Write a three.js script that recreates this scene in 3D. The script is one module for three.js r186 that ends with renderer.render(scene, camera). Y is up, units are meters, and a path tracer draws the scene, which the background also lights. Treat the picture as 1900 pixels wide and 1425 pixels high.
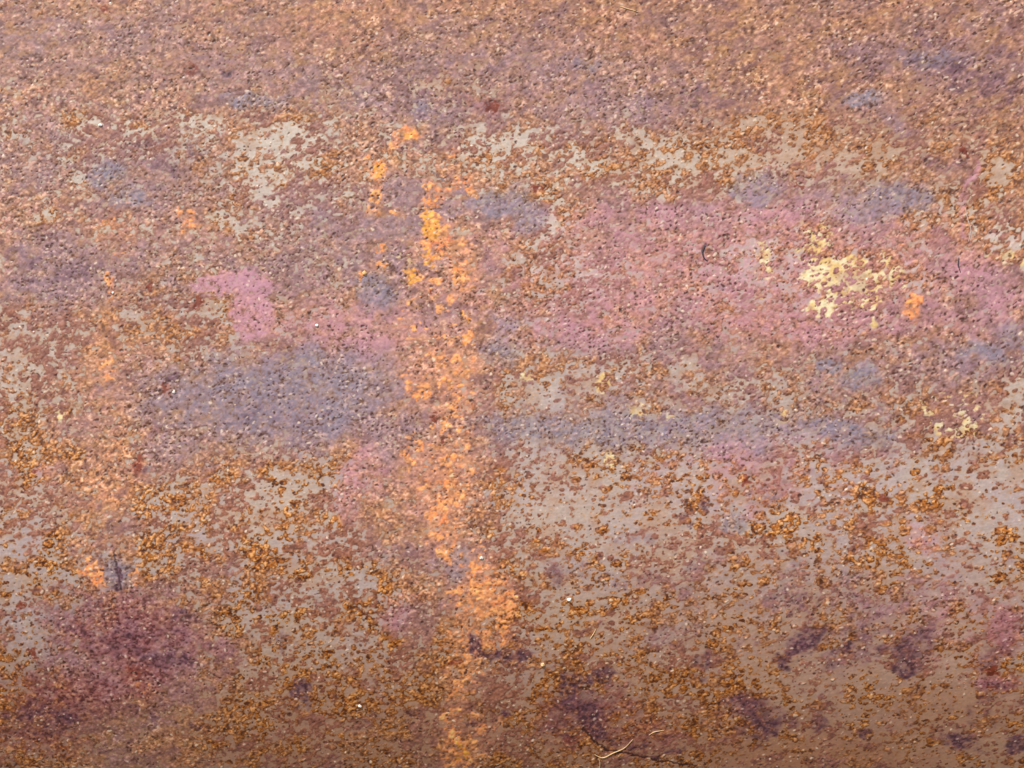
import * as THREE from 'three';

// ───────────────────────────── camera, sky, sun, exposure ─────────────────────────────
const MM = 0.0004;                 // metres of steel per unit of the sheet's own coordinates
const FW = 1900, FH = 1425, DIST = 1.15;
const scene = new THREE.Scene();
const camera = new THREE.PerspectiveCamera(2 * Math.atan(FH * MM / 2 / DIST) * 180 / Math.PI, 4 / 3, 0.01, 200);
camera.position.set(0, 0, DIST);
camera.lookAt(0, 0, 0);

const SKY_W = 256, SKY_H = 128, skyData = new Float32Array(SKY_W * SKY_H * 4);
for (let j = 0; j < SKY_H; j++) {
  const el = ((j + 0.5) / SKY_H - 0.5) * Math.PI, up = Math.max(0, Math.sin(el));
  for (let i = 0; i < SKY_W; i++) {
    const k = 4 * (j * SKY_W + i);
    const c = el < 0 ? [0.20, 0.165, 0.135] : [0.78 - 0.34 * up, 0.80 - 0.25 * up, 0.84 - 0.10 * up];
    skyData.set([c[0], c[1], c[2], 1], k);
  }
}
const sky = new THREE.DataTexture(skyData, SKY_W, SKY_H, THREE.RGBAFormat, THREE.FloatType);
sky.mapping = THREE.EquirectangularReflectionMapping;
sky.magFilter = sky.minFilter = THREE.LinearFilter;
sky.needsUpdate = true;
scene.background = sky;
scene.environment = sky;

const sun = new THREE.DirectionalLight(new THREE.Color(1.0, 0.955, 0.89), 4.4);
sun.position.set(-0.5, 0.95, 0.95).multiplyScalar(3);
sun.castShadow = true;
sun.shadow.mapSize.set(4096, 4096);
sun.shadow.radius = 1.5;
Object.assign(sun.shadow.camera, { left: -0.6, right: 0.6, top: 0.5, bottom: -0.5, near: 0.5, far: 8 });
scene.add(sun, sun.target);

const renderer = new THREE.WebGLRenderer({ antialias: true });
renderer.toneMapping = THREE.LinearToneMapping;
renderer.toneMappingExposure = 1.0;
renderer.shadowMap.enabled = true;
const ALBEDO = 0.80;               // base colour of a surface that photographs as the listed sRGB colour

// ───────────────────────────── noise ─────────────────────────────
const TAB = 4096, tab = new Float32Array(TAB), perm = new Uint16Array(TAB * 2);
{ let s = 12345; const r = () => ((s = (Math.imul(s, 1664525) + 1013904223) >>> 0) / 4294967296);
  const p = Array.from({ length: TAB }, (_, i) => i);
  for (let i = TAB - 1; i > 0; i--) { const j = Math.floor(r() * (i + 1)); [p[i], p[j]] = [p[j], p[i]]; }
  for (let i = 0; i < TAB; i++) { tab[i] = r(); perm[i] = perm[i + TAB] = p[i]; } }
const hash = (i, j) => tab[perm[(perm[i & 4095] + j) & 4095]];
function vn(x, y) {                // value noise 0..1
  const i = Math.floor(x), j = Math.floor(y); let f = x - i, g = y - j;
  f = f * f * (3 - 2 * f); g = g * g * (3 - 2 * g);
  const a = hash(i, j), b = hash(i + 1, j), c = hash(i, j + 1), d = hash(i + 1, j + 1);
  return a + (b - a) * f + (c - a) * g + (a - b - c + d) * f * g;
}
function fbm(x, y, o) { let s = 0, a = 0.5, n = 0; for (let k = 0; k < o; k++) { s += a * vn(x, y); n += a; const t = x; x = 1.62 * x + 1.21 * y + 17.3; y = 1.62 * y - 1.21 * t + 9.1; a *= 0.55; } return s / n; }
const ss = (a, b, x) => { let t = (x - a) / (b - a); t = t < 0 ? 0 : t > 1 ? 1 : t; return t * t * (3 - 2 * t); };   // also falls where a > b
const clamp = (x, a, b) => x < a ? a : x > b ? b : x;
const lin8 = new Float32Array(1024); for (let i = 0; i < 1024; i++) { const c = i / 1023; lin8[i] = c <= 0.04045 ? c / 12.92 : ((c + 0.055) / 1.055) ** 2.4; }
const toS = (l) => l <= 0.0031308 ? 12.92 * l : 1.055 * l ** (1 / 2.4) - 0.055;
let seed = 777; const rnd = () => ((seed = (Math.imul(seed, 1664525) + 1013904223) >>> 0) / 4294967296);

// ───────────────────────────── the sheet's shape ─────────────────────────────
// Sheet coordinates (X, Y): X to the right, Y downward, 1 unit = MM. The lower part of the sheet rolls away.
const bend = (y) => y > -0.10 ? 0 : -((y + 0.10) ** 2) / (2 * 0.36);
const buckle = (x, y) => 0.0035 * (fbm(x * 3.1 + 5, y * 4.3 + 2, 2) - 0.5);
const baseZ = (x, y) => bend(y) + buckle(x, y);
function at(px, py) {              // where on the sheet something stands
  let X = px, Y = py;
  for (let k = 0; k < 5; k++) { const z = baseZ((X - 950) * MM, (712.5 - Y) * MM), q = (DIST - z) / DIST; X = 950 + (px - 950) * q; Y = 712.5 + (py - 712.5) * q; }
  return [X, Y];
}

// ───────────────────────────── stains, films, bare paint and painted edge darkening: coarse fields ─────────────────────────────
const X0 = -170, X1 = 2070, Y0 = -128, Y1 = 1562;        // the sheet's extent
const QW = 560, QH = 424, QX = (X1 - X0) / QW, QY = (Y1 - Y0) / QH;
const L = {};
for (const k of ['paint', 'orange', 'gold', 'cream', 'pink', 'blue', 'mauve', 'dark', 'ochre', 'salmon', 'smooth', 'red', 'brown', 'maroon']) L[k] = new Float32Array(QW * QH);
const SOFT = { blue: 1, mauve: 1, pink: 1, ochre: 1, salmon: 1, brown: 1, dark: 1, maroon: 1 };
function patch(kind, px, py, rx, ry, deg = 0, s = 1) {
  const f = L[kind], [cx, cy] = at(px, py), c = Math.cos(deg * Math.PI / 180), n = Math.sin(deg * Math.PI / 180), R = Math.max(rx, ry) * 1.5;
  const i0 = Math.max(0, Math.floor((cx - R - X0) / QX)), i1 = Math.min(QW - 1, Math.ceil((cx + R - X0) / QX));
  const j0 = Math.max(0, Math.floor((cy - R - Y0) / QY)), j1 = Math.min(QH - 1, Math.ceil((cy + R - Y0) / QY));
  for (let j = j0; j <= j1; j++) for (let i = i0; i <= i1; i++) {
    const x = X0 + (i + 0.5) * QX - cx, y = Y0 + (j + 0.5) * QY - cy, u = (x * c - y * n) / rx, v = (x * n + y * c) / ry;
    const d = Math.sqrt(u * u + v * v), w = s * (SOFT[kind] && !(kind === 'dark' && rx < 45) ? ss(1.75, 0.1, d) : ss(1.5, 0.5, d));
    const k = j * QW + i; if (w > f[k]) f[k] = w;
  }
}
function field(f, X, Y) {
  const x = clamp((X - X0) / QX - 0.5, 0, QW - 1.001), y = clamp((Y - Y0) / QY - 0.5, 0, QH - 1.001), i = x | 0, j = y | 0, a = x - i, b = y - j, k = j * QW + i;
  return (f[k] * (1 - a) + f[k + 1] * a) * (1 - b) + (f[k + QW] * (1 - a) + f[k + QW + 1] * a) * b;
}
// how much of the paint the rust has eaten, tenths, on a coarse lattice
const EATEN = ['9898888889898999', '8888888788888888', '7776677767666777', '8777778867777777', '8877778877766677', '6887788866777777',
  '6889888755556666', '6876578744544554', '5766568744454544', '4577557754545545', '5886556655454444', '6776566655554544'].map((r) => [...r].map((c) => +c / 10));
function eaten(X, Y) {
  const x = clamp(X / 118.75 - 0.5, 0, 14.999), y = clamp(Y / 118.75 - 0.5, 0, 10.999), i = x | 0, j = y | 0, a = x - i, b = y - j;
  return (EATEN[j][i] * (1 - a) + EATEN[j][i + 1] * a) * (1 - b) + (EATEN[j + 1][i] * (1 - a) + EATEN[j + 1][i + 1] * a) * b;
}
const P = (kind, list) => { for (const a of list) patch(kind, ...a); };
P('paint', [[160, 226, 40, 22], [245, 230, 24, 20], [365, 222, 60, 16, -4], [520, 248, 60, 22, 20], [480, 275, 70, 22], [475, 335, 26, 22], [148, 328, 16, 12], [20, 250, 34, 10], [88, 408, 18, 28], [425, 415, 40, 16, -30],
  [85, 18, 14, 8], [186, 26, 16, 8], [337, 48, 14, 10], [805, 152, 34, 14, 25], [885, 262, 14, 26], [960, 268, 70, 14], [925, 310, 14, 34, 20], [1010, 295, 40, 12, 20], [1200, 268, 44, 26], [1225, 300, 30, 16],
  [1395, 230, 38, 20, -10], [1470, 290, 50, 18, 30], [1620, 290, 70, 20, 6], [1570, 310, 24, 18], [1850, 320, 40, 30], [1010, 410, 26, 14], [1400, 470, 14, 30], [1860, 450, 40, 20]]);
P('paint', [[400, 255, 300, 50, 2, .36], [540, 330, 120, 80, 0, .36], [1000, 275, 150, 50, 0, .42], [1400, 270, 420, 60, 3, .36], [1800, 400, 140, 60, 0, .4], [300, 600, 130, 60, 0, .4], [90, 640, 110, 90, 0, .4], [1040, 510, 110, 50, 0, .5], [1480, 500, 160, 60, 0, .5]]);
P('paint', [[25, 610, 34, 30], [30, 690, 30, 36], [245, 575, 16, 22], [400, 575, 26, 16], [345, 660, 22, 14], [140, 838, 26, 12], [110, 762, 20, 14], [330, 925, 70, 40, 20], [520, 920, 90, 50, 10], [600, 880, 60, 26, 25], [420, 985, 110, 34],
  [40, 1000, 36, 60], [35, 1120, 34, 60], [60, 1200, 50, 30, 30], [1000, 505, 22, 20], [1070, 500, 30, 20], [950, 720, 24, 24], [1020, 730, 50, 36], [1080, 700, 26, 34], [990, 860, 60, 30], [1010, 930, 70, 50], [1130, 930, 90, 60], [1230, 960, 60, 50],
  [1270, 690, 30, 44], [1280, 880, 60, 24], [1470, 730, 34, 26], [1440, 770, 30, 16], [1880, 740, 28, 44], [1680, 870, 60, 30], [1800, 880, 110, 40], [1850, 960, 60, 60], [1500, 920, 40, 14], [1390, 500, 18, 34], [1700, 510, 14, 24]]);
P('paint', [[470, 1130, 80, 40], [640, 1080, 70, 30], [560, 1180, 60, 40], [660, 1200, 60, 50], [480, 1230, 50, 30], [720, 1260, 60, 30], [1000, 1080, 30, 34], [1010, 1170, 40, 46], [1100, 1100, 60, 26], [1160, 1200, 60, 30], [1380, 1080, 40, 22], [1370, 1170, 50, 50],
  [1560, 1260, 130, 36], [1780, 1270, 70, 60], [1650, 1330, 120, 30], [1420, 1230, 60, 34], [1800, 1060, 70, 50], [1870, 1100, 40, 50], [1720, 1380, 150, 40], [1400, 1410, 110, 26], [60, 1390, 60, 22], [440, 1390, 70, 20], [700, 1390, 60, 22]]);
P('orange', [[755, 252, 28, 13, 8], [727, 270, 16, 12], [700, 325, 15, 32, 4, 1.1], [704, 362, 9, 24, 0, .8], [694, 402, 20, 8, 20, .9], [740, 396, 9, 7], [707, 462, 14, 8], [707, 492, 12, 7, 0, .8], [677, 507, 6, 6], [833, 282, 16, 12, 0, .8], [816, 352, 24, 20, 0, 1],
  [855, 337, 26, 11, 20], [873, 354, 8, 16, 10], [806, 376, 20, 9, 10], [800, 425, 18, 26, -10, 1.15], [815, 455, 30, 34, 0, 1.1], [853, 490, 28, 50, 0, .72], [768, 516, 17, 14, 0, 1.1], [808, 520, 26, 10, 0, .7], [865, 591, 12, 6], [864, 629, 11, 12], [796, 480, 10, 14, 0, 1.1],
  [775, 705, 26, 14, 0, .75], [778, 733, 24, 16, 0, .9], [845, 690, 44, 30, 0, .58], [850, 740, 36, 36, 0, .6], [755, 695, 20, 10, 0, .6], [858, 800, 18, 16, 0, .65], [772, 840, 30, 22, 0, .75], [812, 870, 44, 34, 30, .5], [818, 905, 20, 44, 6, .95], [850, 910, 30, 40, 0, .5],
  [812, 960, 22, 50, -6, .95], [834, 1010, 16, 18, 0, .8], [840, 860, 22, 28, 0, .66], [200, 1075, 0.1, 0.1]]);
P('orange', [[905, 1085, 38, 32, 0, .85], [930, 1130, 26, 60, 0, .9], [880, 1170, 24, 26, 0, .7], [905, 1185, 22, 18, 0, .9], [935, 1180, 16, 20, 0, .8], [866, 1215, 16, 12], [845, 1190, 24, 40, 0, .55], [850, 1320, 16, 40, 8, .62], [848, 1392, 26, 44, 0, .9], [846, 1300, 22, 40, 0, .8], [890, 1345, 16, 26, 0, .7], [920, 1340, 12, 14, 0, .8], [880, 1370, 10, 20, 0, .5],
  [355, 410, 22, 22, 0, .75], [332, 395, 12, 10, 0, .7], [215, 410, 20, 12, 0, .6], [205, 530, 8, 24, 6, .75], [230, 470, 26, 12, 0, .55], [1698, 570, 17, 22, -30, 1], [1690, 555, 14, 5], [1675, 460, 16, 6, -60, .5], [165, 1060, 20, 18, 0, .85], [178, 1080, 18, 16, 0, .95], [250, 1072, 10, 14, 0, .7], [265, 1275, 12, 14, 0, .7], [195, 690, 18, 30, 0, .5]]);
P('gold', [[800, 425, 16, 20], [700, 318, 14, 20], [755, 505, 16, 10], [768, 522, 12, 12], [795, 485, 8, 20], [765, 258, 14, 10], [865, 591, 10, 6], [800, 395, 10, 10], [1595, 318, 18, 8], [160, 320, 12, 12], [865, 630, 8, 10], [850, 1395, 18, 20]]);
P('cream', [[1520, 432, 26, 24, 0, .8], [1512, 470, 30, 22, 0, .9], [1545, 505, 60, 26, 10, .92], [1600, 520, 40, 30, 0, .85], [1545, 565, 34, 22, 0, .95], [1600, 555, 36, 24, 0, .8], [1665, 515, 16, 24, 0, .75], [1640, 480, 20, 18, 0, .5], [1760, 752, 44, 30, 0, 1.1], [1770, 785, 46, 24, 0, 1.1], [1725, 763, 20, 8, 0, .9], [1780, 765, 22, 26, 0, .8],
  [1122, 712, 14, 16, 0, .8], [1180, 755, 20, 16, 0, .75], [1232, 766, 14, 12, 0, .75], [975, 700, 8, 8, 0, .8], [836, 885, 12, 20, 0, .7], [935, 1165, 8, 12, 0, .8], [1130, 850, 10, 12, 0, .8], [760, 485, 26, 16, 0, .6], [1455, 770, 9, 14, 0, .8], [1625, 595, 8, 8, 0, .8], [1860, 480, 40, 14, -8, .55], [1550, 640, 20, 8, 0, .5], [1400, 545, 14, 8, 0, .4], [110, 760, 14, 12, 0, .6], [1420, 475, 12, 40, 0, .4]]);
P('pink', [[435, 528, 70, 18, 4, 1.9], [472, 582, 34, 40, 0, 1.9], [590, 600, 120, 50, 10, .6], [1100, 400, 90, 26, 0, .6], [1230, 400, 100, 30, 0, .7], [1440, 400, 130, 30, 4, .8], [1180, 560, 180, 70, 0, .65], [1090, 610, 160, 40, 0, .7], [1420, 600, 170, 44, 0, .75], [1500, 615, 150, 30, 0, .7], [1700, 500, 60, 60, 0, .6], [1790, 500, 70, 44, 0, .85], [1796, 330, 10, 34, 0, .9], [1794, 400, 8, 60, 0, .8], [1850, 550, 60, 60, 0, .7], [1640, 610, 120, 30, 0, .6],
  [680, 880, 40, 44, 0, .75], [650, 920, 30, 36, 0, .6], [700, 620, 50, 40, 0, .6], [1370, 850, 60, 34, 0, .75], [1340, 880, 60, 24, 0, .5], [1390, 940, 30, 20, 0, .5], [1710, 1000, 22, 40, 20, .7], [1855, 1170, 30, 50, 0, .75], [1760, 1140, 30, 20, 0, .55], [1850, 1275, 30, 18, 0, .75], [750, 1130, 50, 40, 0, .5], [1300, 470, 90, 60, 0, .6], [80, 880, 26, 30, 0, .5], [60, 380, 40, 40, 0, .3]]);
P('blue', [[560, 665, 48, 28, 0, .85], [925, 380, 44, 22, 0, 1], [975, 400, 34, 40, 0, .75], [1400, 355, 44, 22, 0, .9], [1660, 375, 80, 26, 0, .85], [1610, 390, 50, 20, 0, .6], [1070, 790, 190, 22, 0, .85], [1300, 800, 70, 34, 0, .9], [1380, 820, 60, 34, 0, .85], [1570, 800, 90, 24, 0, .9], [1640, 810, 30, 24, 0, .8], [1530, 680, 26, 14, 0, .9], [1610, 700, 50, 20, 0, .6], [215, 330, 36, 24, 0, .7], [245, 370, 40, 16, 0, .6], [700, 540, 34, 30, 0, .75], [620, 760, 60, 50, 0, .55], [480, 730, 150, 60, 0, .45], [470, 195, 60, 14, 0, .65], [1590, 190, 34, 16, 0, .7],
  [1350, 965, 20, 22, 0, 1], [866, 1055, 16, 30, -10, .95], [215, 1050, 34, 30, 0, .7], [1335, 530, 14, 10, 0, .7], [1880, 620, 40, 20, 0, .6], [1830, 650, 50, 24, 0, .6], [1720, 105, 50, 22, 0, .5], [940, 590, 40, 18, 0, .6], [930, 640, 40, 40, 0, .5], [290, 1220, 24, 12, 0, .6], [770, 200, 20, 10, 0, .6], [1120, 120, 40, 14, 0, .4], [580, 1110, 30, 16, 0, .3]]);
P('mauve', [[750, 355, 36, 30, 0, .95], [740, 425, 56, 26, 0, 1.15], [790, 350, 22, 8, -15, .9], [850, 358, 24, 10, 0, 1], [835, 392, 32, 16, -20, 1], [806, 455, 9, 13, -15, 1.2], [815, 485, 18, 10, 0, .9], [835, 590, 40, 20, 0, .4], [800, 600, 60, 40, 0, .65], [760, 345, 50, 20, 0, .5], [330, 300, 60, 30, 0, .5], [290, 350, 60, 24, 0, .45], [100, 530, 90, 26, 0, .75], [330, 530, 70, 20, 0, .6], [600, 420, 60, 50, 0, .6], [900, 150, 120, 40, 0, .5], [1040, 120, 120, 30, 0, .5], [860, 200, 60, 20, 0, .5], [1700, 100, 70, 30, 0, .6], [1640, 215, 60, 24, -20, .6], [1640, 190, 40, 16, 0, .5],
  [330, 830, 70, 34, 0, .7], [310, 700, 30, 40, 0, .5], [700, 770, 50, 40, 0, .6], [760, 780, 50, 30, 0, .55], [1100, 640, 160, 30, 0, .5], [1240, 650, 60, 50, 0, .6], [1140, 760, 40, 24, 0, .8], [1270, 770, 60, 40, 0, .6], [1520, 740, 120, 40, 0, .5], [1780, 690, 120, 40, 0, .6], [1640, 770, 40, 40, 0, .6], [240, 1150, 120, 60, 0, .6], [150, 1220, 120, 60, 0, .6], [1060, 1060, 60, 20, 0, .4], [1480, 1080, 80, 50, 0, .5], [1260, 1170, 50, 30, 0, .55], [720, 1030, 50, 30, 0, .5], [520, 420, 60, 60, 0, .4], [1290, 390, 30, 20, 0, .6], [1600, 1070, 60, 30, 0, .6], [1640, 1130, 60, 30, 0, .5]]);
P('dark', [[1080, 1310, 34, 50, 15, .7], [1065, 1350, 50, 30, 0, .6], [1105, 1252, 44, 13, 10, .95], [1060, 1248, 24, 12, 0, .7], [885, 1203, 10, 24, -10, .9], [935, 1216, 56, 9, 10, .95], [565, 1290, 24, 34, 0, .85], [1682, 1222, 22, 34, -20, 1], [1650, 1195, 30, 14, 20, .6], [1500, 1195, 14, 50, -40, .85], [1452, 1228, 16, 14, 0, .9], [1565, 1190, 34, 14, 50, .6], [1395, 1320, 22, 56, 32, .75], [1420, 1345, 30, 22, 0, .6], [350, 1225, 24, 16, 0, .8], [340, 1140, 30, 22, 0, .7], [230, 1190, 120, 60, 0, .45], [110, 1330, 120, 30, -4, .6], [60, 1325, 70, 20, 0, .6], [250, 1320, 90, 24, 0, .5], [300, 1220, 60, 24, 0, .6],
  [222, 1060, 4, 34, -6, 1], [1310, 940, 10, 26, 0, .6], [1285, 960, 20, 20, 0, .5], [330, 700, 20, 10, 0, .6], [285, 800, 26, 16, 0, .5], [280, 868, 30, 10, 0, .5], [425, 132, 14, 8, 0, .9], [285, 265, 40, 14, 0, .55], [365, 295, 20, 10, 0, .6], [228, 352, 22, 10, 0, .6], [930, 370, 26, 8, 10, .6], [1290, 195, 10, 8, 0, 1], [1290, 170, 20, 30, 30, .4], [1840, 150, 50, 34, 0, .5], [1760, 300, 60, 14, -12, .5], [700, 1310, 40, 16, 0, .5], [760, 1325, 20, 16, 0, .7], [525, 1190, 16, 26, 0, .6], [1525, 1345, 20, 18, 0, .7], [1600, 1358, 14, 8, 0, .95], [1775, 1375, 26, 12, -30, .95], [1795, 1368, 12, 6, 0, .9], [1890, 1385, 20, 16, -30, .9], [1835, 1395, 20, 10, 0, .6], [1312, 1220, 8, 30, 0, .7], [1030, 1070, 18, 20, 0, .6],
  [940, 1325, 12, 10, 0, .8], [880, 1340, 20, 8, 0, .6], [370, 1345, 26, 10, 0, .6], [25, 1420, 40, 10, 0, .5], [1125, 1370, 14, 30, 60, .9], [1230, 1400, 60, 5, 10, 1], [1180, 1388, 30, 5, 14, .9], [650, 1325, 30, 14, 0, .4], [1180, 1040, 20, 14, 0, .4], [1200, 1160, 26, 16, 0, .5], [20, 470, 26, 14, 0, .4], [160, 500, 50, 12, 0, .4], [1690, 85, 24, 10, 0, .5], [1510, 880, 24, 20, 0, .3], [1870, 1000, 24, 40, 20, .3]]);
P('ochre', [[200, 150, 180, 50, 0, .8], [1480, 90, 180, 90, 0, .7], [1750, 200, 200, 80, 0, .7], [950, 60, 160, 50, 0, .6], [1500, 60, 120, 60, 0, .5], [560, 260, 110, 50, 0, .6], [480, 330, 120, 60, 0, .6], [210, 640, 130, 110, 0, .7], [240, 820, 110, 110, 0, .8], [150, 950, 120, 60, 0, .7], [1010, 720, 100, 50, 0, .7], [1500, 290, 160, 50, 0, .7], [1200, 270, 130, 60, 0, .6], [960, 290, 130, 50, 0, .6], [1550, 520, 100, 80, 0, .6], [1760, 770, 60, 50, 0, .7], [460, 1270, 120, 60, 0, .7], [900, 1250, 110, 50, 0, .7], [1200, 950, 220, 100, 0, .6], [500, 960, 200, 80, 0, .6], [1100, 420, 60, 30, 0, .4], [1340, 940, 60, 60, 0, .5], [1450, 910, 80, 40, 0, .5], [1300, 720, 60, 40, 0, .5]]);
P('salmon', [[210, 640, 110, 90, 0, .7], [190, 740, 70, 60, 0, .7], [230, 850, 60, 60, 0, .6], [640, 30, 90, 30, 0, .5], [240, 430, 130, 50, 0, .6], [860, 500, 34, 110, 0, .8], [840, 680, 70, 110, 0, .85], [820, 880, 90, 70, 0, .7], [640, 340, 80, 40, 0, .5], [1250, 480, 130, 60, 0, .5], [1330, 330, 100, 30, 0, .5], [230, 1230, 60, 60, 0, .7], [260, 1280, 30, 30, 0, .8], [80, 1160, 40, 30, 0, .6], [1850, 1200, 50, 80, 0, .5], [1440, 720, 60, 60, 0, .6], [900, 1150, 70, 110, 0, .5], [830, 360, 70, 60, 0, .4], [1060, 90, 90, 60, 0, .3], [850, 1360, 60, 80, 0, .4], [190, 10, 14, 16, 0, .9], [1520, 620, 60, 20, 0, .3], [770, 610, 60, 60, 0, .5]]);
P('smooth', [[435, 530, 90, 28, 0, 1.2], [472, 580, 50, 50, 0, 1.2], [740, 425, 60, 28], [750, 360, 34, 28], [850, 358, 22, 9], [835, 392, 30, 14], [440, 530, 70, 20, 0, .8], [472, 580, 36, 36, 0, .8], [800, 610, 60, 40, 0, .8], [1660, 390, 80, 20, 0, .5], [1480, 410, 100, 20, 0, .5], [900, 590, 60, 20, 0, .5], [560, 665, 44, 28, 0, .8], [1790, 510, 70, 50, 0, .5], [1450, 590, 120, 30, 0, .5], [1380, 820, 60, 40, 0, .6], [866, 1055, 18, 34], [1780, 1420, 200, 60, 0, .5]]);
P('pink', [[650, 600, 200, 70, 0, .4], [1400, 860, 240, 80, 0, .38], [1750, 1150, 200, 120, 0, .3], [250, 1200, 180, 120, 0, .4]]);
P('orange', [[835, 680, 60, 60, 0, .42], [815, 860, 70, 60, 0, .45], [820, 930, 46, 60, 0, .45], [905, 1130, 60, 90, 0, .45], [850, 520, 40, 40, 0, .5]]);
P('salmon', [[815, 700, 80, 90, 0, 1], [825, 900, 80, 90, 0, 1], [900, 1130, 70, 90, 0, .8], [200, 900, 80, 60, 0, .8], [220, 600, 70, 60, 0, .7], [160, 1060, 60, 50, 0, .8]]);
P('pink', [[1400, 500, 520, 150, 0, .62], [1500, 590, 480, 60, 0, .6], [1250, 400, 360, 40, 0, .5], [620, 600, 160, 60, 8, .6], [1000, 560, 130, 90, 0, .5], [760, 620, 100, 50, 0, .4]]);
P('mauve', [[200, 80, 200, 60, 0, .4], [420, 130, 160, 60, 0, .45], [820, 70, 120, 40, 0, .35], [1150, 200, 200, 60, 0, .5], [1800, 130, 140, 80, 0, .5], [60, 300, 120, 80, 0, .5], [200, 480, 240, 60, 0, .5], [680, 200, 100, 60, 0, .4], [500, 740, 300, 90, 0, .55], [300, 340, 180, 90, 0, .5], [600, 450, 140, 120, 0, .5], [1000, 130, 260, 90, 0, .5], [150, 520, 200, 60, 0, .5], [1450, 760, 500, 110, 0, .45], [1250, 810, 420, 60, 0, .45], [1600, 1130, 300, 100, 0, .4], [1300, 1100, 160, 80, 0, .35], [850, 200, 200, 60, 0, .45], [1700, 110, 160, 60, 0, .5], [230, 1200, 200, 140, 0, .6], [350, 300, 130, 60, 0, .4]]);
P('blue', [[480, 740, 200, 90, 0, .5], [1250, 800, 420, 44, 0, .5], [640, 700, 100, 70, 0, .5], [1640, 370, 160, 40, 0, .4]]);
P('dark', [[110, 1330, 160, 40, 0, .5], [1080, 1310, 60, 80, 10, .6], [1700, 1200, 40, 50, 0, .6], [1500, 1190, 24, 60, -40, .7], [1400, 1330, 40, 70, 32, .6], [1560, 1100, 160, 80, 0, .22], [1480, 1040, 80, 60, 0, .22], [1850, 1210, 40, 60, 0, .3], [1855, 1280, 34, 24, 0, .4], [1780, 1375, 60, 20, -20, .6], [1300, 1240, 20, 50, 0, .5], [720, 1320, 120, 30, 0, .35]]);
P('maroon', [[240, 1170, 120, 80, 0, .8], [130, 1290, 130, 70, 0, .8], [60, 1370, 100, 50, 0, .5], [330, 1200, 80, 50, 0, .5], [260, 1260, 80, 60, 0, .8], [1090, 1340, 110, 70, 0, .6], [1855, 1200, 50, 70, 0, .6], [1855, 1275, 40, 30, 0, .7], [900, 200, 60, 30, 0, .4], [1390, 1320, 60, 60, 30, .5], [1400, 900, 60, 50, 0, .4], [1160, 1360, 120, 50, 0, .5]]);
P('dark', [[1840, 160, 130, 70, 0, .5], [1700, 100, 110, 50, 0, .42], [1300, 190, 110, 50, 0, .38], [860, 190, 110, 50, 0, .36], [320, 290, 110, 50, 0, .34], [110, 500, 130, 50, 0, .36], [1000, 130, 140, 60, 0, .3], [1590, 1180, 130, 60, 0, .36], [1470, 1330, 130, 50, 0, .34], [1180, 1060, 130, 60, 0, .28], [1800, 1340, 130, 60, 0, .3], [600, 1320, 200, 40, 0, .3], [480, 760, 160, 60, 0, .3], [1070, 1262, 26, 14, 20, .9], [1115, 1250, 40, 10, 10, 1], [1052, 1280, 16, 26, 10, .9], [1085, 1320, 30, 40, 20, .9], [1110, 1362, 22, 22, 40, .9], [875, 1190, 8, 16, 0, 1], [882, 1210, 14, 10, 0, 1], [925, 1214, 44, 7, 8, 1], [975, 1222, 20, 8, 10, 1], [1675, 1205, 26, 20, -20, 1], [1688, 1235, 14, 22, -10, 1.1], [1505, 1185, 10, 30, -42, 1], [1475, 1212, 10, 24, -42, 1], [1452, 1228, 18, 14, 0, 1], [1575, 1195, 12, 14, 0, .9], [1400, 1310, 16, 30, 32, .9], [1425, 1350, 26, 20, 0, .9], [565, 1285, 20, 30, 0, 1.1], [350, 1225, 20, 14, 0, 1]]);
P('brown', [[950, 30, 1100, 130, 0, .75], [1650, 120, 420, 200, 0, .7], [950, 1420, 1200, 200, 0, .75], [1500, 1250, 560, 200, 0, .45]]);  // browner towards top and bottom: dirt film plus edge darkening put into the colour
P('orange', [[832, 1010, 24, 60, 0, .62], [880, 1110, 46, 90, 0, .62], [860, 1240, 40, 60, 0, .5], [846, 1330, 26, 60, 0, .62], [846, 1410, 30, 50, 0, .68], [890, 1390, 40, 40, 0, .5], [790, 600, 50, 60, 0, .3], [840, 800, 50, 60, 0, .45]]);
P('red', [[912, 195, 7, 12], [910, 207, 8, 5], [995, 347, 10, 7], [1385, 890, 11, 10], [1785, 280, 12, 6], [375, 567, 16, 14, 0, .8], [272, 530, 8, 12, 0, .8], [67, 880, 10, 8, 0, .8], [312, 718, 14, 10, 0, .7], [190, 10, 10, 10, 0, .7], [350, 125, 12, 16, 40, .6], [800, 550, 6, 5], [808, 771, 5, 5], [813, 781, 5, 4], [815, 811, 6, 5], [1080, 640, 20, 6, 10, .4], [1850, 1240, 20, 8, 0, .8], [1840, 1275, 10, 6, 0, .7], [1070, 1375, 40, 18, 0, .5], [40, 1120, 12, 8, 0, .7], [62, 1213, 10, 6, 0, .9], [250, 1250, 26, 22, 0, .6], [1210, 470, 10, 8, 0, .6], [1295, 500, 6, 14, 0, .5], [1490, 345, 12, 6, 0, .7], [1475, 342, 8, 6, 0, .7], [1640, 925, 14, 8, 0, .7], [840, 1225, 14, 12, 0, .7], [250, 860, 12, 30, 0, .6], [15, 10, 12, 4, 0, .6]]);
P('brown', [[950, -20, 1300, 110, 0, .8], [1500, 1430, 500, 150, 0, .9], [950, 1440, 500, 110, 0, .8], [300, 1450, 500, 90, 0, .7], [1750, 1330, 300, 120, 0, .7], [1700, 60, 320, 200, 0, .6], [1300, 30, 260, 130, 0, .5], [1150, 1280, 260, 120, 0, .5], [1420, 1160, 200, 80, 0, .3]]);  // deepens the painted darkening along the top and bottom edges

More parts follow.
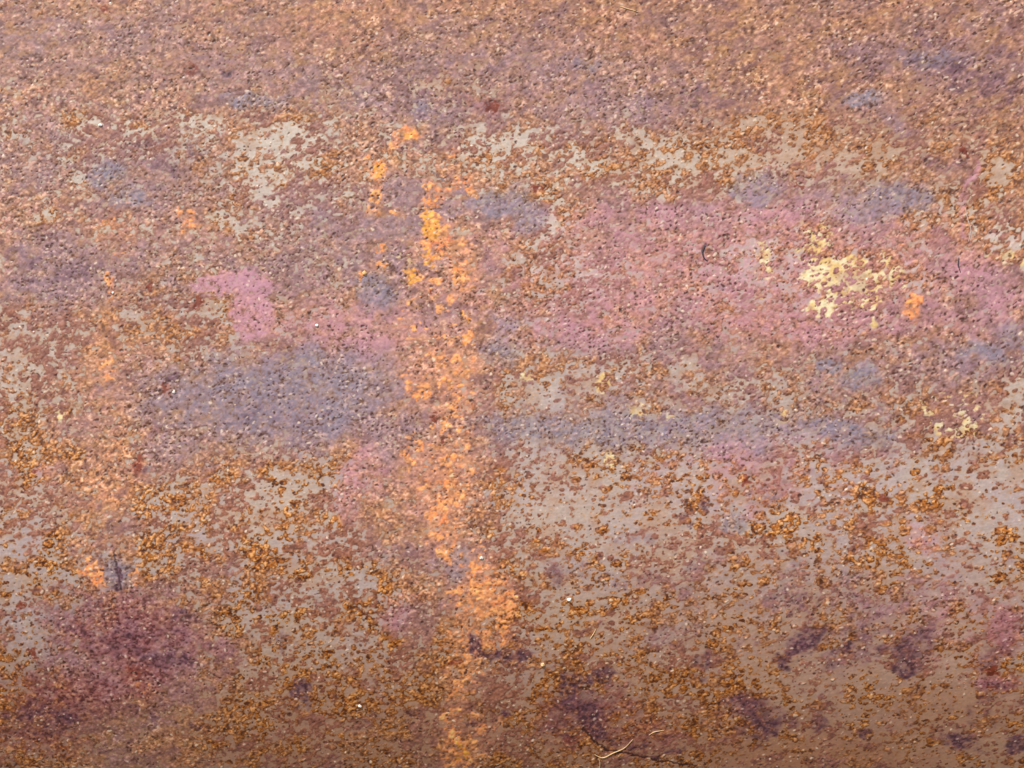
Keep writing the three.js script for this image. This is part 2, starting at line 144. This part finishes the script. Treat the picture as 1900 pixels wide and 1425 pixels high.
// ───────────────────────────── base colour, roughness and height of every point ─────────────────────────────
const TW = 2048, TH = 1545, NT = TW * TH, DX = (X1 - X0) / TW, DY = (Y1 - Y0) / TH;
const color = new Uint8Array(NT * 4), rough = new Uint8Array(NT * 4), H = new Float32Array(NT), kind = new Uint8Array(NT);
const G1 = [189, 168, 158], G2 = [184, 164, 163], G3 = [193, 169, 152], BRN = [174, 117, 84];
const TAN = [190, 146, 135], TAN2 = [172, 122, 117], OCH = [196, 150, 110], SAL = [226, 158, 124], RUST = [182, 108, 38], RUSTD = [80, 36, 12], RUSTL = [230, 174, 116], MAUV = [154, 130, 139];
const colorOf = { maroon: [150, 84, 82], pink: [206, 148, 163], blue: [144, 134, 150], mauve: [158, 128, 138], dark: [104, 66, 80], orange: [252, 158, 92], gold: [255, 176, 70], cream: [255, 240, 196] };
const CRACKS = [[[[1082, 1352], [1105, 1378], [1128, 1392]], 4, [62, 32, 30], 0.5], [[[1128, 1392], [1170, 1400], [1222, 1411], [1292, 1421]], 2.6, [66, 32, 26], 0.5], [[[211, 1028], [217, 1052], [225, 1092]], 2.4, [78, 58, 62], 0.4], [[[1310, 452], [1303, 466], [1307, 482]], 2.6, [110, 78, 96], 0.4], [[[800, 318], [826, 338]], 2.4, [128, 110, 110], 0.3], [[[1206, 905], [1200, 930]], 2, [110, 70, 50], 0.3]]
  .map(([pts, width, tone, depth]) => { const p = pts.map(([x, y]) => at(x, y)); return { at: p, width, tone, depth, lo: [Math.min(...p.map((q) => q[0])) - 16, Math.min(...p.map((q) => q[1])) - 16], hi: [Math.max(...p.map((q) => q[0])) + 16, Math.max(...p.map((q) => q[1])) + 16] }; });
function lineDistance(p, x, y) { let best = 1e9; for (let k = 0; k + 1 < p.length; k++) { const ax = p[k][0], ay = p[k][1], ux = p[k + 1][0] - ax, uy = p[k + 1][1] - ay, t = clamp(((x - ax) * ux + (y - ay) * uy) / (ux * ux + uy * uy), 0, 1), d = Math.hypot(x - ax - t * ux, y - ay - t * uy); if (d < best) best = d; } return best; }
let r = 0, g = 0, b = 0;
const mix = (c, t) => { r += (c[0] - r) * t; g += (c[1] - g) * t; b += (c[2] - b) * t; };
const mul = (k) => { r *= k; g *= k; b *= k; };
for (let j = 0; j < TH; j++) {
  for (let i = 0; i < TW; i++) {
    const X = X0 + (i + 0.5) * DX, Y = Y0 + (j + 0.5) * DY, k = j * TW + i;
    // grain runs slightly uphill to the right, more so towards the right edge
    const over = Math.max(0, X - 1000), gx = X / 1.22 - 0.00008 * over * over, gy = Y + 0.12 * X + 0.00014 * over * over * ss(1000, 200, Y);
    const n40 = fbm(X / 46, Y / 40, 3), n12 = fbm(gx / 12 + 71, gy / 12, 3), n5 = vn(gx / 4.6 + 31, gy / 4.6 + 7), n3 = vn(gx / 2.4 + 11, gy / 2.4 + 93), nA = vn(gx / 9 + 55, gy / 8 + 19), nB = vn(0.8 * gx / 5.4 + 0.6 * gy / 5.4 + 5, 0.8 * gy / 5.4 - 0.6 * gx / 5.4 + 61);
    const fine = 0.42 * n5 + 0.33 * n3 + 0.25 * nB;
    const worm = ss(0.11, 0.02, Math.abs(nB - 0.47)) * ss(0.40, 0.58, vn(gx / 7.3 + 9, gy / 6.1 + 44)) * (0.5 + 0.5 * ss(0.3, 0.6, n3));   // short crooked cracks in the crust
    const wx = X + 30 * (fbm(X / 34 + 3, Y / 34, 3) - 0.5) + 12 * (n12 - 0.5), wy = Y + 30 * (fbm(X / 34 + 40, Y / 34 + 9, 3) - 0.5) + 12 * (n5 - 0.5);
    const F = (n) => field(L[n], wx, wy), sx = wx + 70 * (fbm(X / 95 + 6, Y / 80 + 2, 3) - 0.5), sy = wy + 44 * (fbm(X / 95 + 50, Y / 80 + 31, 3) - 0.5), S = (n) => field(L[n], sx, sy);   // wide films wander more
    const gritty = ss(0.36, 0.64, fbm(X / 52 + 61, Y / 40 + 13, 3));            // some of the crust is coarse, some a smooth film
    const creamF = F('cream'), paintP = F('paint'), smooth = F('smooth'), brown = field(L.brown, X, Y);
    const edge = 0.55 * (n12 - 0.5) + 0.45 * (n40 - 0.5) + 0.30 * (fine - 0.5);
    // ── paint
    r = G1[0]; g = G1[1]; b = G1[2];
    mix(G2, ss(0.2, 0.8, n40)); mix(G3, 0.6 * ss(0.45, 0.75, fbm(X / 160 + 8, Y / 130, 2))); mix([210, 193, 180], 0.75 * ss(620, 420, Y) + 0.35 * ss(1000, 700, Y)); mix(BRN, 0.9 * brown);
    const cm = ss(0.10, 0.42, creamF + 0.5 * edge); mix([248, 208, 130], 0.85 * cm); mix(colorOf.cream, 0.95 * cm * ss(0.32, 0.60, n12 + 0.25 * (n40 - 0.5)));
    mix([184, 142, 116], 0.5 * ss(0.5, 0.72, fbm(X / 38 + 90, Y / 30 + 14, 4))); mul(0.93 + 0.07 * n3 + 0.07 * vn(gx / 15 + 3, gy / 2.3));
    let h = 0.04 * n40, ro = 0.40 + 0.14 * n12;
    // ── rust: blisters that stand apart, clots of them, and a thin skin where they have run together
    let cov = eaten(X, Y); cov = clamp(cov + 0.05 - (0.15 + 0.19 * ss(850, 600, Y)) * paintP - 0.08 * ss(0.1, 0.6, creamF) + 0.03 * ss(1050, 1300, Y) + 0.08 * (n40 - 0.5), 0, 1);
    const clot = 0.56 * fbm(gx / 7.5 + 9, gy / 7.5 + 3, 2) + 0.22 * fbm(X / 24 + 2, Y / 24 + 77, 2) + 0.38 * fine - 0.08;
    const th = 0.81 - 0.54 * cov;
    let spot = 0;
    for (let q = 0; q < 3; q++) {
      const cs = q > 1 ? 8 : q ? 12.5 : 21, ex = gx + 5 * (n12 - 0.5) + 700 * q, ey = gy + 6 * (nA - 0.5) + 300 * q, ci = Math.floor(ex / cs), cj = Math.floor(ey / cs);
      for (let t = 0; t < 4; t++) {
        const u = ci + ((t & 1) ? (ex / cs - ci > 0.5 ? 1 : -1) : 0), v = cj + ((t & 2) ? (ey / cs - cj > 0.5 ? 1 : -1) : 0);
        if (hash(u + 811, v + 29 + q) > (q > 1 ? 0.22 + 0.2 * n40 : (q ? 0.42 : 0.44) * ss(0.10, 0.65, cov) + 0.10)) continue;
        const px = (u + 0.2 + 0.6 * hash(u + 7, v + 3)) * cs, py = (v + 0.2 + 0.6 * hash(u + 91, v + 17)) * cs, rad = (q > 1 ? 0.8 : q ? 1.9 : 3.4) + (q > 1 ? 2.0 : q ? 2.8 : 6.4) * hash(u + 5, v + 77) ** 1.6;
        const d = Math.hypot((ex - px) * 0.9, ey - py) / rad + 0.9 * (fine - 0.5); const w = ss(1.25, 0.55, d); if (w > spot) spot = w;
      }
    }
    const m = Math.max(ss(th - 0.035, th + 0.03, clot), ss(0.3, 0.6, spot)), deep = Math.max(ss(th, th + 0.14, clot), ss(0.5, 1, spot));
    const bleed = Math.max(ss(th - 0.13, th, clot), ss(0.02, 0.4, spot)); mix([176, 128, 84], 0.42 * bleed);
    const skin = ss(0.62, 0.84, cov);
    const ochre = field(L.ochre, wx, wy), salmon = field(L.salmon, wx, wy);
    const sr = r, sg = g, sb = b;
    r = TAN[0]; g = TAN[1]; b = TAN[2];
    const hue = fbm(X / 60 + 21, Y / 44 + 5, 4); mix(TAN2, ss(0.3, 0.7, n12)); mix([206, 172, 156], 0.4 * ss(0.56, 0.72, 0.5 * n12 + 0.5 * nA)); mix(MAUV, 0.9 * ss(0.44, 0.68, 0.7 * hue + 0.3 * n12) * (1 - 0.6 * Math.max(ochre, salmon))); mix(OCH, 0.26 * ss(0.50, 0.30, 0.65 * hue + 0.35 * n12));
    mix(OCH, 0.75 * ochre * (0.25 + 0.45 * ss(0.35, 0.65, nA))); mix(SAL, 0.8 * salmon);
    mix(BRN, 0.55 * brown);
    const tr = r, tg = g, tb = b;
    r = RUST[0]; g = RUST[1]; b = RUST[2]; const inner = 0.55 * n3 + 0.45 * n5; mix(RUSTL, 0.9 * ss(0.54, 0.72, inner)); mix(RUSTD, ss(0.47, 0.28, inner) * 0.95);
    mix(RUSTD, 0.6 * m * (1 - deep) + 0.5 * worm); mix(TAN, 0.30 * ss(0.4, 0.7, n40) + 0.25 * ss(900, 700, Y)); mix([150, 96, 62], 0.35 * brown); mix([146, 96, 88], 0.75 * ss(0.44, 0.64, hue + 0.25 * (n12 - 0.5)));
    const bl = 1 - skin * (0.80 - 0.30 * ochre * ss(0.4, 0.6, n12));
    r = tr + (r - tr) * bl; g = tg + (g - tg) * bl; b = tb + (b - tb) * bl;
    mul(1 + ((fine - 0.5) * (0.26 + 0.34 * gritty) + (n12 - 0.5) * 0.34) * skin); mix([126, 86, 86], 0.62 * skin * ss(0.55, 0.72, fbm(gx / 19 + 31, gy / 15 + 8, 3) + 0.12 * (fine - 0.5))); mix([194, 142, 88], 0.4 * skin * ss(0.57, 0.68, fbm(gx / 16 + 77, gy / 13 + 50, 3)));
    mix([108, 58, 34], (0.25 + 0.5 * gritty) * skin * Math.max(ss(0.35, 0.26, fine), 0.85 * worm)); mix([242, 210, 174], (0.18 + 0.3 * gritty) * skin * ss(0.64, 0.74, fine));  // dark specks, and pale sparkle painted into the skin colour
    r = sr + (r - sr) * m; g = sg + (g - sg) * m; b = sb + (b - sb) * m;
    h += m * (0.08 + 0.26 * deep * (1 - 0.5 * skin)) + m * (fine - 0.5) * (1.2 - (1.0 - 0.26 * gritty) * skin) - 0.3 * m * worm + (1 - m) * 0.05 * n3;
    ro += m * (0.10 * n5 - 0.02);
    let kd = m > 0.5 && skin < 0.45 ? 1 : 0;
    // ── films and stains
    const blueM = ss(0.06, 0.80, 1.25 * S('blue') + 0.75 * edge), mauveM = ss(0.06, 0.85, 1.15 * S('mauve') + 0.75 * edge), pinkM = ss(0.08, 0.90, (smooth > 0.3 ? F('pink') : S('pink')) + 0.55 * edge);
    const film = Math.max(blueM, mauveM, pinkM), keep = (1 - 0.7 * ss(0.37, 0.28, fine)) * (1 - 0.6 * worm) * (1 - 0.35 * ss(0.62, 0.72, fine)) * clamp(0.50 + 0.95 * (0.6 * n12 + 0.4 * nA), 0, 1.1);   // the film does not fill the pits
    mix(colorOf.mauve, (0.35 + 0.40 * m) * mauveM * keep); mix(colorOf.blue, (0.45 + 0.35 * m) * blueM * keep); mix(colorOf.pink, 0.76 * pinkM * keep * (1 - 0.9 * cm * (1 - m)));
    const smo = smooth * film; mix([218, 164, 190], 0.28 * ss(0.5, 1, smooth) * pinkM * keep); h *= 1 - 0.5 * smo;
    const holes = ss(0.55, 0.40, n12) * 0.25;
    const oF = F('orange'), halo = ss(0.02, 0.75, oF + 0.35 * edge), om = ss(0.40, 0.76, oF + 1.0 * edge + 1.0 * (nA - 0.5) - holes) * ss(0.03, 0.18, oF), pit = ss(0.40, 0.27, fine);
    mix(SAL, 0.34 * halo * (1 - 0.6 * pit)); mix([140, 62, 30], 0.7 * halo * ss(0.57, 0.70, 0.6 * nA + 0.4 * n12));
    if (om > 0) { mix(colorOf.orange, 0.92 * om * (1 - 0.85 * ss(0.46, 0.32, fine)) * (1 - 0.7 * worm) * (1 - 0.75 * ss(0.54, 0.64, vn(gx / 10 + 400, gy / 9)))); mix(colorOf.gold, 0.75 * om * ss(0.30, 0.65, F('gold') + 0.3 * edge)); mix([222, 122, 78], 0.7 * om * ss(0.55, 0.35, n12)); mix([255, 196, 140], 0.45 * om * ss(0.54, 0.7, nA)); mul(1 + 0.40 * om * (fine - 0.5)); h += 0.06 * om; if (om > 0.5) kd = 2; }
    if (cm > 0.5 && m < 0.5 && om < 0.5) kd = 3;
    const mm = ss(0.08, 0.8, S('maroon') + 0.8 * edge); mix(colorOf.maroon, 0.78 * mm * clamp(1.25 - 0.9 * nA, 0, 1) * (1 - 0.6 * ss(0.54, 0.68, fine))); mix([74, 30, 34], 0.55 * mm * ss(0.44, 0.32, fine));
    const dm = ss(0.16, 0.84, 0.9 * F('dark') + 1.1 * edge), rm = ss(0.40, 0.7, F('red') + 0.6 * edge);
    mix(colorOf.dark, 0.70 * dm * clamp(0.45 + 1.1 * (0.6 * n12 + 0.4 * nA) - 0.35, 0, 1) * (1 - 0.75 * ss(0.52, 0.68, fine)) + 0.25 * dm); mix([48, 26, 34], 0.42 * dm * ss(0.47, 0.34, fine)); h -= 0.12 * dm; if (dm > 0.6) kd = 4;
    mix([122, 46, 28], 0.75 * rm * (1 - 0.5 * ss(0.58, 0.7, fine))); h -= 0.15 * rm;
    if (pinkM > 0.8 && kd === 0) kd = 5;
    for (const c of CRACKS) {
      if (X < c.lo[0] || X > c.hi[0] || Y < c.lo[1] || Y > c.hi[1]) continue;
      const d = lineDistance(c.at, X + 5 * (n12 - 0.5), Y + 6 * (n5 - 0.5)), w = ss(c.width, c.width * 0.3, d + 1.6 * (n3 - 0.5));
      mix(c.tone, 0.88 * w); h -= c.depth * w;
    }
    mul(1 + (0.36 + 0.10 * film * (1 - 0.7 * smo) - 0.16 * pinkM) * (fine - 0.5) * (0.35 + 0.65 * Math.max(m, film)));
    // ── pits, and raised grains with sparkle painted in pale, one at most per cell
    for (let q = 0; q < 2; q++) {
      const cs = q ? 9.5 : 7.5, ex = gx + 3 * (nB - 0.5), ey = gy + 3 * (nA - 0.5), ci = Math.floor(ex / cs), cj = Math.floor(ey / cs), s0 = 400 * q;
      const on = hash(ci + 33, cj + 201 + s0), dens = (0.35 + 0.9 * gritty) * (q ? 0.20 + 0.42 * m * (1 - 0.5 * skin) : 0.20 + 0.36 * film + 0.16 * m * (1 - 0.4 * skin));
      if (on > dens) continue;
      if (smo > 0.35 && hash(ci + 3, cj + 8) < 0.7) continue;
      const px = (ci + 0.25 + 0.5 * hash(ci + 7 + s0, cj + 3)) * cs, py = (cj + 0.25 + 0.5 * hash(ci + 91, cj + 17 + s0)) * cs, rad = 0.5 + (0.9 + 0.6 * m) * hash(ci + 5, cj + 77 + s0) ** 2, turn = 6.28 * hash(ci + 55, cj + 5), c = Math.cos(turn), n = Math.sin(turn);
      const d = Math.hypot(((ex - px) * c + (ey - py) * n) * 0.62, (ey - py) * c - (ex - px) * n) + 1.6 * (n3 - 0.5);
      const w = ss(rad + 0.7, rad - 0.6, d);
      if (q === 0) { mix([70, 38, 32], (0.55 + 0.35 * hash(ci, cj)) * w); h -= 0.5 * w; }
      else { mix([255, 232, 208], (0.35 + 0.5 * hash(ci + 9, cj)) * w); h += (0.45 - 0.3 * m * skin) * w; ro -= 0.2 * w; }
    }
    const grey = 0.35 * r + 0.5 * g + 0.15 * b; r = grey + (r - grey) * 1.05; g = grey + (g - grey) * 1.05; b = grey + (b - grey) * 1.05;
    H[k] = h; kind[k] = kd;
    const o = 4 * k;
    color[o] = 255 * toS(ALBEDO * lin8[clamp(r, 0, 255) * 1023 / 255 | 0]); color[o + 1] = 255 * toS(ALBEDO * lin8[clamp(g, 0, 255) * 1023 / 255 | 0]); color[o + 2] = 255 * toS(ALBEDO * lin8[clamp(b, 0, 255) * 1023 / 255 | 0]); color[o + 3] = 255;
    rough[o + 1] = 255 * clamp(ro, 0.25, 1); rough[o] = rough[o + 2] = 0; rough[o + 3] = 255;
  }
}
const texture = (data, srgb) => { const t = new THREE.DataTexture(data, TW, TH); if (srgb) t.colorSpace = THREE.SRGBColorSpace; t.magFilter = THREE.LinearFilter; t.minFilter = THREE.LinearMipmapLinearFilter; t.generateMipmaps = true; t.needsUpdate = true; return t; };
const steel = new THREE.MeshStandardMaterial({ map: texture(color, true), roughnessMap: texture(rough, false), roughness: 1, metalness: 0 });

// ───────────────────────────── the sheet's mesh: one relief, cut into its parts ─────────────────────────────
const RELIEF = 0.0006;            // metres of height per unit of H
function heightAt(X, Y) {
  const x = clamp((X - X0) / DX - 0.5, 0, TW - 1.001), y = clamp((Y - Y0) / DY - 0.5, 0, TH - 1.001), i = x | 0, j = y | 0, a = x - i, c = y - j, k = j * TW + i;
  return RELIEF * ((H[k] * (1 - a) + H[k + 1] * a) * (1 - c) + (H[k + TW] * (1 - a) + H[k + TW + 1] * a) * c);
}
const NX = 1240, NY = 935, NV = (NX + 1) * (NY + 1);
const pos = new Float32Array(NV * 3), nor = new Float32Array(NV * 3), uv = new Float32Array(NV * 2);
for (let j = 0; j <= NY; j++) for (let i = 0; i <= NX; i++) {
  const X = X0 + (X1 - X0) * i / NX, Y = Y0 + (Y1 - Y0) * j / NY, x = (X - 950) * MM, y = (712.5 - Y) * MM, v = j * (NX + 1) + i;
  pos[3 * v] = x; pos[3 * v + 1] = y; pos[3 * v + 2] = baseZ(x, y) + heightAt(X, Y);
  uv[2 * v] = i / NX; uv[2 * v + 1] = j / NY;
}
for (let j = 0; j <= NY; j++) for (let i = 0; i <= NX; i++) {
  const v = j * (NX + 1) + i, l = i ? v - 1 : v, q = i < NX ? v + 1 : v, u = j ? v - NX - 1 : v, d = j < NY ? v + NX + 1 : v;
  const zx = (pos[3 * q + 2] - pos[3 * l + 2]) / (pos[3 * q] - pos[3 * l]), zy = (pos[3 * u + 2] - pos[3 * d + 2]) / (pos[3 * u + 1] - pos[3 * d + 1]), n = 1 / Math.hypot(zx, zy, 1);
  nor[3 * v] = -zx * n; nor[3 * v + 1] = -zy * n; nor[3 * v + 2] = n;
}
// every cell of the relief belongs to the face or to one patch of orange rust, cream paint, pink paint, dark stain, or one rust blister
const cell = new Uint8Array(NX * NY);
for (let j = 0; j < NY; j++) for (let i = 0; i < NX; i++) cell[j * NX + i] = kind[Math.min(TH - 1, Math.floor((j + 0.5) / NY * TH)) * TW + Math.min(TW - 1, Math.floor((i + 0.5) / NX * TW))];
const regions = { 1: [], 2: [], 3: [], 4: [], 5: [] }, seen = new Uint8Array(NX * NY), face = [];
for (let s = 0; s < NX * NY; s++) {
  const kd = cell[s]; if (seen[s]) continue; seen[s] = 1;
  if (!kd) { face.push(s); continue; }
  const list = [s];
  for (let q = 0; q < list.length; q++) {
    const c = list[q], i = c % NX;
    for (const n of [i ? c - 1 : -1, i < NX - 1 ? c + 1 : -1, c - NX, c + NX]) if (n >= 0 && n < NX * NY && !seen[n] && cell[n] === kd) { seen[n] = 1; list.push(n); }
  }
  regions[kd].push(list);
}
function cut(cells) {              // the cells' own piece of the relief
  const map = new Map(), ix = new Uint32Array(cells.length * 6); let o = 0;
  const vert = (v) => { let n = map.get(v); if (n === undefined) map.set(v, n = map.size); return n; };
  for (const c of cells) { const i = c % NX, j = (c - i) / NX, a = vert(j * (NX + 1) + i), e = vert(j * (NX + 1) + i + 1), d = vert((j + 1) * (NX + 1) + i), f = vert((j + 1) * (NX + 1) + i + 1); ix[o++] = a; ix[o++] = d; ix[o++] = e; ix[o++] = e; ix[o++] = d; ix[o++] = f; }
  const p = new Float32Array(map.size * 3), n = new Float32Array(map.size * 3), t = new Float32Array(map.size * 2);
  for (const [v, q] of map) { for (let k = 0; k < 3; k++) { p[3 * q + k] = pos[3 * v + k]; n[3 * q + k] = nor[3 * v + k]; } t[2 * q] = uv[2 * v]; t[2 * q + 1] = uv[2 * v + 1]; }
  const geo = new THREE.BufferGeometry();
  geo.setAttribute('position', new THREE.BufferAttribute(p, 3)); geo.setAttribute('normal', new THREE.BufferAttribute(n, 3)); geo.setAttribute('uv', new THREE.BufferAttribute(t, 2));
  geo.setIndex(new THREE.BufferAttribute(ix, 1));
  return geo;
}
const names = {};
const numbered = (n) => { const k = names[n] = (names[n] ?? -1) + 1; return k ? n + '_' + String(k).padStart(3, '0') : n; };
const sheet = new THREE.Group();
sheet.name = 'steel_sheet';
sheet.userData = { label: 'large painted steel sheet eaten by brown rust, with an orange rust streak down its middle', category: 'metal sheet' };
scene.add(sheet);
function part(name, cells, label, stuff) {
  const m = new THREE.Mesh(cut(cells), steel); m.name = numbered(name); m.castShadow = m.receiveShadow = true;
  if (label) m.userData.label = label;
  if (stuff) m.userData.kind = 'stuff';
  sheet.add(m); return m;
}
const inFrame = (list) => { const c = list[list.length >> 1], X = X0 + (X1 - X0) * (c % NX) / NX, Y = Y0 + (Y1 - Y0) * Math.floor(c / NX) / NY; return X > 0 && X < FW && Y > 0 && Y < FH; };
const plans = [[1, 'rust_blister', null, 24, 300], [2, 'orange_rust', 'bright orange rust in the streak and its flecks', 40, 60], [3, 'cream_paint', 'pale cream remains of paint', 40, 30], [4, 'dark_stain', 'dark purple stain', 60, 60], [5, 'pink_paint', 'smooth pink paint film', 90, 40]];
for (const [kd, name, label, least, most] of plans) {
  const order = regions[kd].map((l) => [l, l.length * (inFrame(l) ? 1 : 0.01)]).sort((a, c) => c[1] - a[1]);
  const rest = [];
  order.forEach(([l], n) => { if (n < most && l.length >= least && inFrame(l)) part(name, l, label); else rest.push(l); });
  if (kd === 1) part('rust_speckle', rest.flat(), null, true); else for (const l of rest) for (const c of l) face.push(c);
}
part('painted_face', face);
console.log('regions', Object.entries(regions).map(([k, v]) => k + ':' + v.length).join(' '), 'face', face.length);
{ // the sheet's edges and back, 5 mm behind the relief
  const back = [], ring = [];
  for (let i = 0; i < NX; i += 10) ring.push(i);
  for (let j = 0; j < NY; j += 11) ring.push(j * (NX + 1) + NX);
  for (let i = NX; i > 0; i -= 10) ring.push(NY * (NX + 1) + i);
  for (let j = NY; j > 0; j -= 11) ring.push(j * (NX + 1));
  const p = [], ix = [], n = ring.length;
  for (const v of ring) { p.push(pos[3 * v], pos[3 * v + 1], pos[3 * v + 2]); }
  for (const v of ring) { p.push(pos[3 * v], pos[3 * v + 1], baseZ(pos[3 * v], pos[3 * v + 1]) - 0.005); }
  for (let k = 0; k < n; k++) { const q = (k + 1) % n; ix.push(k, q, n + k, q, n + q, n + k); }
  const MXn = 30, MYn = 40, o = p.length / 3;
  for (let j = 0; j <= MYn; j++) for (let i = 0; i <= MXn; i++) { const x = (X0 + (X1 - X0) * i / MXn - 950) * MM, y = (712.5 - Y0 - (Y1 - Y0) * j / MYn) * MM; p.push(x, y, baseZ(x, y) - 0.005); }
  for (let j = 0; j < MYn; j++) for (let i = 0; i < MXn; i++) { const a = o + j * (MXn + 1) + i; ix.push(a, a + 1, a + MXn + 1, a + 1, a + MXn + 2, a + MXn + 1); }
  const geo = new THREE.BufferGeometry(); geo.setAttribute('position', new THREE.Float32BufferAttribute(p, 3)); geo.setIndex(ix); geo.computeVertexNormals();
  const m = new THREE.Mesh(geo, new THREE.MeshStandardMaterial({ color: new THREE.Color().setRGB(0.2, 0.11, 0.07), roughness: 0.9 })); m.name = 'sheet_back'; m.castShadow = m.receiveShadow = true; sheet.add(m);
}

// ───────────────────────────── loose things caught on the rough sheet ─────────────────────────────
const straw = new THREE.MeshStandardMaterial({ color: new THREE.Color().setRGB(0.72, 0.5, 0.26), roughness: 0.6 });
const hairMat = new THREE.MeshStandardMaterial({ color: new THREE.Color().setRGB(0.62, 0.5, 0.46), roughness: 0.5 });
const darkHair = new THREE.MeshStandardMaterial({ color: new THREE.Color().setRGB(0.05, 0.035, 0.045), roughness: 0.6 });
function point(px, py, lift) { const [X, Y] = at(px, py), x = (X - 950) * MM, y = (712.5 - Y) * MM; return new THREE.Vector3(x, y, baseZ(x, y) + heightAt(X, Y) + lift); }
function fibreGeometry(pts, radius, lift) {
  const ctrl = []; for (const [x, y] of pts) ctrl.push(point(x, y, lift));
  const curve = new THREE.CatmullRomCurve3(ctrl), n = 12 * pts.length, geo = new THREE.TubeGeometry(curve, n, radius, 7), p = geo.attributes.position, c = new THREE.Vector3();
  for (let s = 0; s <= n; s++) { curve.getPointAt(s / n, c); const t = s / n, k = (0.35 + 0.65 * Math.sin(Math.PI * Math.min(0.92, 0.12 + t)) ** 0.6) * (0.85 + 0.3 * vn(s * 0.7, radius * 9e4));
    for (let q = 0; q < 8; q++) { const v = s * 8 + q; p.setXYZ(v, c.x + (p.getX(v) - c.x) * k, c.y + (p.getY(v) - c.y) * k, c.z + (p.getZ(v) - c.z) * k); } }
  geo.computeVertexNormals(); return geo;
}
function loose(name, geo, mat, label, category, group) {
  const m = new THREE.Mesh(geo, mat); m.name = numbered(name); m.castShadow = m.receiveShadow = true;
  geo.computeBoundingBox(); const c = geo.boundingBox.getCenter(new THREE.Vector3()); geo.translate(-c.x, -c.y, -c.z); m.position.copy(c);
  m.userData = { label, category, group }; scene.add(m);
}
const FIB = 'plant fibres caught on the rust';
loose('straw_fibre', fibreGeometry([[1150, 12], [1166, 17], [1184, 22]], 0.00042, 0.0002), straw, 'short golden straw fibre at the top edge of the rusty sheet', 'fibre', FIB);
loose('straw_fibre', fibreGeometry([[1103, 1400], [1118, 1406], [1138, 1397], [1158, 1388], [1174, 1372]], 0.00042, 0.0003), straw, 'longest pale straw fibre, bent, beside the dark crack at the bottom', 'fibre', FIB);
loose('straw_fibre', fibreGeometry([[1111, 1407], [1113, 1416], [1112, 1432]], 0.00036, 0.0003), straw, 'pale fibre running off the bottom edge under the bent straw fibre', 'fibre', FIB);
loose('straw_fibre', fibreGeometry([[1204, 1364], [1214, 1358], [1231, 1355]], 0.00034, 0.0003), straw, 'tiny pale fibre just above the dark crack near the bottom', 'fibre', FIB);
loose('straw_fibre', fibreGeometry([[1095, 1185], [1101, 1176], [1106, 1167]], 0.00042, 0.0002), straw, 'tiny pale fibre on grey paint right of the orange streak foot', 'fibre', FIB);
loose('hair', fibreGeometry([[1790, 385], [1796, 410], [1801, 425], [1797, 448]], 0.00032, 0.0005), hairMat, 'fine pale hair curving down the pink streak at upper right', 'hair', 'hairs on the sheet');
loose('hair', fibreGeometry([[1308, 456], [1304, 466], [1306, 478], [1312, 484]], 0.0007, 0.0003), darkHair, 'short dark curved hair on pink paint right of centre', 'hair', 'hairs on the sheet');
loose('hair', fibreGeometry([[1779, 478], [1778, 492], [1782, 505]], 0.0005, 0.0003), darkHair, 'short dark hair on pink paint near the right edge', 'hair', 'hairs on the sheet');
const gritMat = new THREE.MeshStandardMaterial({ color: new THREE.Color().setRGB(0.85, 0.8, 0.74), roughness: 0.45 });
const gritTan = new THREE.MeshStandardMaterial({ color: new THREE.Color().setRGB(0.8, 0.5, 0.22), roughness: 0.6 });
function grit(px, py, size, mat, label) {
  const geo = new THREE.IcosahedronGeometry(size, 2), p = geo.attributes.position;
  for (let v = 0; v < p.count; v++) { const x = p.getX(v) / size, y = p.getY(v) / size, z = p.getZ(v) / size, k = 0.7 + 0.6 * vn(x * 1.7 + px, y * 1.7 + z * 1.3 + py); p.setXYZ(v, size * x * k * 1.15, size * y * k, size * z * k * 0.8); }
  geo.computeVertexNormals();
  const q = point(px, py, size * 0.45); geo.translate(q.x, q.y, q.z);
  loose('grit_grain', geo, mat, label, 'grain', 'loose grains of grit');
}
grit(323, 727, 0.0011, gritMat, 'white round grit grain between orange rust and grey film at left');
grit(588, 604, 0.0011, gritMat, 'white angular grit grain on the mauve film right of the pink patch');
grit(210, 543, 0.0009, gritMat, 'white grit grain at the foot of the thin orange tick at left');
grit(677, 507, 0.0016, gritTan, 'yellow orange grit grain left of the orange streak');
grit(186, 232, 0.0012, gritMat, 'cream grit grain in the pale paint at upper left');
grit(668, 1310, 0.0011, gritMat, 'white grit grain below left of the orange streak foot');
grit(893, 1035, 0.0011, gritMat, 'white grit grain beside the blue grey smear in the orange streak');
grit(1056, 1112, 0.0014, gritMat, 'pale grit grain on grey paint right of the orange streak');
grit(1007, 1233, 0.0014, gritTan, 'yellow grit grain right of the dark hook shaped stain');

renderer.render(scene, camera);
